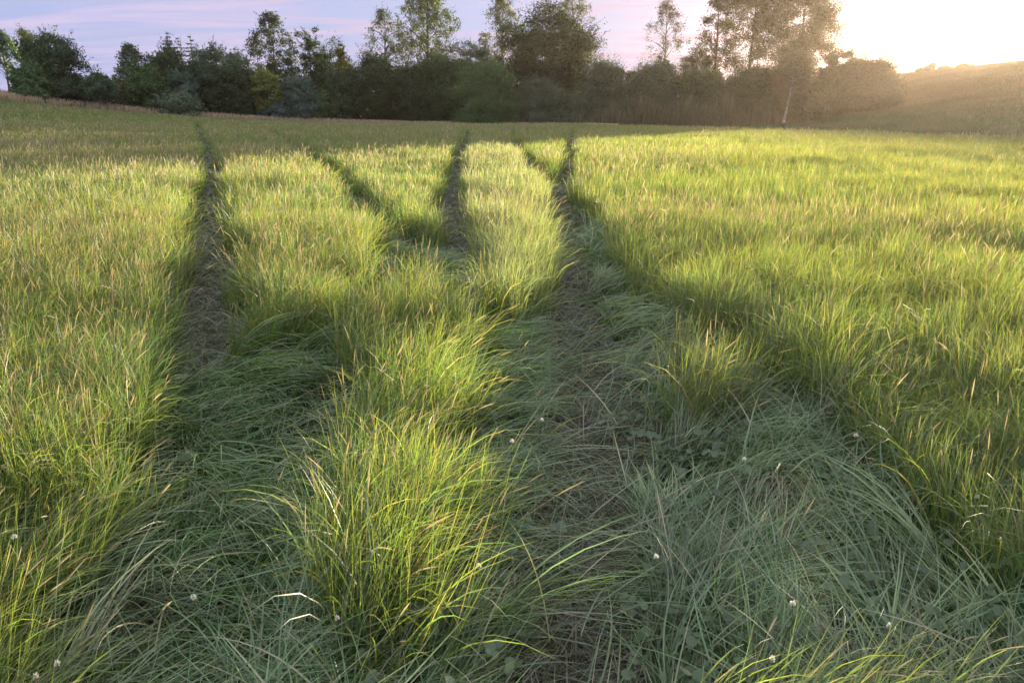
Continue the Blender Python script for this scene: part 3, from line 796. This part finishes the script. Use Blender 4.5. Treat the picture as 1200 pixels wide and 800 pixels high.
# long stray culms lying over the flattened ground
p = scatter(1.2, 7, 16, 0.5)
_, lod, trk, _, _ = zones(p); p = p[lod]; n = len(p); z = terrain(*p.T)
c = np.array([0.20, 0.20, 0.13]) * jit(n, 0.7, 1.35)
seed_b.add(p, z + U(0.03, 0.22, n), RNG.normal(0.5, 1.2, n), U(0.35, 0.7, n), U(0.002, 0.0035, n), U(1.0, 1.45, n), U(1.4, 1.75, n), 5, c, c * 1.1,
           [1, 1, .9, .8, .7, .4], curl=RNG.normal(0, 0.5, n), zmin=z + 0.02)
g1 = stand_b.build('standing_grass', M_GRASS)
tag(g1, 'tall standing green grass blades covering the field', 'grass', kind='stuff')
g2 = flat_b.build('flattened_grass', M_FLAT)
g6 = seed_b.build('flowering_grass', M_DRY)
tag(g6, 'thin pale flowering grass stems with tan seed heads rising above the green blades', 'grass', kind='stuff')
tag(g2, 'grey green grass pressed flat and crushed straw along the wheel tracks', 'grass', kind='stuff')

# dry verge along the far edge, shorter hill meadow, reeds
dry_b, hill_b, reed_b = Blades(), Blades(), Blades()
n = 26000
pxv = U(-60, 720, n); e = edge_depth(pxv); Y = e + U(-0.5, 5.5, n) * np.interp(pxv, [0, 450, 720], [1.0, 0.75, 0.6])
xv = (pxv - 600) / F_PX * Y * 1.0 / 1.0
p = np.stack([xv, Y], -1)
c = np.array([0.50, 0.395, 0.28]) * jit(n, 0.65, 1.25)
dry_b.add(p, terrain(*p.T), U(-3.1, 3.1, n), U(0.8, 1.35, n) * np.interp(pxv, [0, 450, 720], [1.0, 0.75, 0.5]), U(0.05, 0.11, n), np.abs(RNG.normal(0, 0.12, n)), np.abs(RNG.normal(0.5, 0.3, n)), 3, c * 0.8, c, [0.5, 0.6, 1.0, 0.2])
g3 = dry_b.build('dry_grass', M_DRY)
tag(g3, 'strip of pinkish brown dry grass along the far left field edge', 'dry grass', kind='stuff')

n = 340000
Y = U(34, 215, n); X = U(8, 175, n)
pxv, _ = to_px(X, Y, terrain(X, Y))
k = (Y > edge_depth(pxv) - 1) & (pxv < 1290) & (pxv > 640) & ((Y < 118) | (X > 60))
p = np.stack([X[k], Y[k]], -1); n = len(p)
mixr = noise2(*p.T, 8, 20)[:, None]
up_ = sstep(0.6, 4.0, terrain(*p.T) + 1.2 * (mixr[:, 0] - 0.5))[:, None]
c = (np.array([0.065, 0.092, 0.032]) * (1 - up_) + np.array([0.17, 0.115, 0.052]) * up_) * (0.8 + 0.4 * mixr) * jit(n, 0.9, 1.1)
hill_b.add(p, terrain(*p.T), U(-3.1, 3.1, n), U(0.18, 0.42, n), np.maximum(0.02, 0.0006 * p[:, 1]), np.abs(RNG.normal(0.1, 0.15, n)), np.abs(RNG.normal(0.6, 0.3, n)), 2, c * 0.8, c, PROF[2])
g4 = hill_b.build('hill_grass', M_DRY)
tag(g4, 'shorter brownish meadow grass on the slope and verge at the right', 'grass', kind='stuff')

n = 6500
pxv = RNG.triangular(650, 800, 940, n); Y = U(115.5, 121.5, n)
X, _, _ = at_depth(pxv, 131, Y); p = np.stack([X, Y], -1)
c = np.array([0.115, 0.120, 0.070]) * jit(n, 0.45, 1.5)
hh = U(1.6, 4.2, n) * np.interp(pxv, [650, 745, 850, 940], [0.3, 1, 1, 0.3]) * (0.45 + 1.0 * noise2(pxv, Y * 3, 11, 21))
reed_b.add(p, terrain(*p.T), U(-3.1, 3.1, n), hh, U(0.05, 0.10, n), np.abs(RNG.normal(0, 0.05, n)), np.abs(RNG.normal(0.25, 0.2, n)), 4, c * 0.75, c, [0.7, 0.7, 0.5, 1.2, 0.2])
g5 = reed_b.build('reeds', M_DRY)
tag(g5, 'stand of brown grey reeds in front of the bushes right of centre', 'reeds', kind='stuff')

# ------------------------------------------------------------------ clover leaves, blossoms and broad leaved weeds
P = scatter(1.0, 7.0, 170, 0.5)
st, lod, trk, semi, isl = zones(P)
k = (noise2(*P.T, 0.6, 22) > 0.52) & (trk > 0.8) & (lod | (RNG.random(len(P)) < 0.5))
P = P[k]; n = len(P)
V, C, Fq = [], [], []
zc = terrain(*P.T) + U(0.06, 0.24, n); rad = U(0.011, 0.022, n)
for j in range(3):
    a = U(0, 6.28, n) * 0 + np.linspace(0, 6.28, n) * 37 + j * 2.094
    ctr = np.stack([P[:, 0] + np.cos(a) * rad, P[:, 1] + np.sin(a) * rad, zc + U(-.004, .004, n)], -1)
    b = np.linspace(0, 2 * np.pi, 8, endpoint=False)
    tx, ty = RNG.normal(0, 0.35, n), RNG.normal(0, 0.35, n)
    ox = np.cos(b)[None] * rad[:, None] * 0.95; oy = np.sin(b)[None] * rad[:, None] * 0.95
    V.append(np.stack([ctr[:, :1] + ox, ctr[:, 1:2] + oy, ctr[:, 2:] + ox * tx[:, None] + oy * ty[:, None]], -1).reshape(-1, 3))
    C.append(np.repeat(np.array([0.055, 0.105, 0.040]) * jit(n, 0.7, 1.3), 8, 0))
V = np.concatenate(V); C = np.concatenate(C)
clover = new_mesh('clover_leaves', V, np.arange(len(V)).reshape(-1, 8), M_GRASS, None, C)
tag(clover, 'small round three part clover leaves low among the foreground grass', 'clover', kind='stuff')

# blossom prototype meshes
rg = np.random.default_rng(55)
hv, hf, hc, off = [], [], [], 0
for k in range(70):
    d = rvec(1, rg)[0]
    if d[2] < -0.5: continue
    s = np.cross(d, rvec(1, rg)[0]); s /= np.linalg.norm(s); r0 = 0.003; r1 = 0.0105 * rg.uniform(0.85, 1.15)
    hv += [d * r0 - s * 0.001, d * r0 + s * 0.001, d * r1 + s * 0.0020 - [0, 0, .001], d * (r1 + 0.002), d * r1 - s * 0.0020 - [0, 0, .001]]
    hf.append(np.arange(5) + off); off += 5
    cc = np.array([0.80, 0.76, 0.70]) if d[2] > -0.1 else np.array([0.62, 0.52, 0.42])
    hc += [cc * 0.8, cc * 0.8, cc, cc, cc]
FLOWERS = [
    (17, 629, 'white clover blossom deep in the grass near the left edge'),
    (67, 777, 'white clover blossom in the bottom left corner, upper of two'),
    (42, 792, 'white clover blossom in the bottom left corner, lower of two'),
    (227, 700, 'white clover blossom on the dark flattened patch lower left'),
    (395, 724, 'white clover blossom at the right of the tall clump bottom centre left'),
    (561, 663, 'white clover blossom in flattened grass left of the bare soil strip'),
    (600, 517, 'white clover blossom between the bright clump and the soil track'),
    (635, 492, 'white clover blossom close beside the soil track, highest up the photo'),
    (769, 652, 'white clover blossom on flattened grass just right of the bare soil strip'),
    (872, 538, 'white clover blossom on flattened grass left of the standing grass wall'),
    (929, 707, 'white clover blossom low in the fan of flattened grass lower right'),
    (1042, 733, 'white clover blossom near the standing grass at lower right'),
    (905, 772, 'white clover blossom just above the bright tuft at the bottom edge'),
    (1003, 510, 'white clover blossom among standing grass on the right, leftmost of three'),
    (1123, 555, 'white clover blossom among standing grass on the right, middle of three'),
    (1145, 582, 'white clover blossom among standing grass on the right, rightmost of three'),
]
head0 = stem0 = None
for px, py, lab in FLOWERS:
    hz = 0.34
    g = ground_at(px, py, hz)
    root = empty('clover_flower', (g[0], g[1], float(terrain(*g))), lab, 'flower', 'white clover blossoms in the foreground grass')
    if head0 is None:
        head0 = new_mesh('head', np.array(hv) + [0, 0, hz], np.array(hf), M_BLOSSOM, root, np.array(hc))
        s = np.linspace(0, 1, 7)
        v, f = tube(np.stack([0.05 * np.sin(s * 2.4) * (1 - s), 0.02 * s * (1 - s), s * hz], -1), np.full(7, 0.0013), 5)
        stem0 = new_mesh('stem', v, f, M_GRASS, root, np.tile([0.07, 0.12, 0.04], (len(v), 1)))
    else:
        for src in (head0, stem0):
            c = src.copy(); COL.objects.link(c); c.parent = root
    root.rotation_euler = (0, 0, rg.uniform(0, 6.28)); s = rg.uniform(0.55, 0.85); root.scale = (s, s, 1)

WEEDS = [(586, 372, 0.26, 'broad leaved weed with upright leaf among the pale stems in the middle'),
         (165, 690, 0.20, 'broad leaved weed low beside the left standing grass'),
         (140, 770, 0.18, 'broad leaved weed at bottom left with rounded leaves'),
         (905, 745, 0.14, 'broad leaved weed among flattened grass near the bottom edge')]
for px, py, hz, lab in WEEDS:
    g = ground_at(px, py, hz * 0.6)
    root = empty('broadleaf_weed', (g[0], g[1], float(terrain(*g))), lab, 'weed')
    for k in range(5):
        B = Blades(); a = k * 1.35 + rg.uniform(0, 0.5)
        B.add(np.zeros((1, 2)), np.array([0.0]), np.array([a]), np.array([hz * rg.uniform(0.9, 1.3)]), np.array([hz * 0.30]), np.array([0.25]), np.array([rg.uniform(0.9, 1.5)]), 8,
              np.array([[0.06, 0.10, 0.04]]), np.array([[0.075, 0.13, 0.05]]), [0.10, 0.10, 0.14, 0.55, 0.9, 1.0, 0.9, 0.55, 0.05], twist=np.array([0.15]), pw=1.3)
        lf = B.build('leaf', M_GRASS); lf.parent = root

# ------------------------------------------------------------------ evening haze
hx, hy0, hy1, hz0, hz1 = 304, -64, 304, -2.5, 46
hv = np.array([(x, y, z) for z in (hz0, hz1) for y in (hy0, hy1) for x in (-hx, hx)], float)
hfc = np.array([(0, 2, 3, 1), (4, 5, 7, 6), (0, 1, 5, 4), (2, 6, 7, 3), (0, 4, 6, 2), (1, 3, 7, 5)])
mh, N, L = mat_new('evening_haze')
o = N('ShaderNodeOutputMaterial'); pv = N('ShaderNodeVolumePrincipled')
pv.inputs['Color'].default_value = (1.0, 0.79, 0.63, 1); pv.inputs['Density'].default_value = 0.00014; pv.inputs['Anisotropy'].default_value = 0.70
L(pv.outputs[0], o.inputs['Volume'])
hz = new_mesh('haze', hv, hfc, mh, smooth=False)
tag(hz, 'thin warm evening haze over the field, brightest towards the low sun', 'haze', kind='stuff')
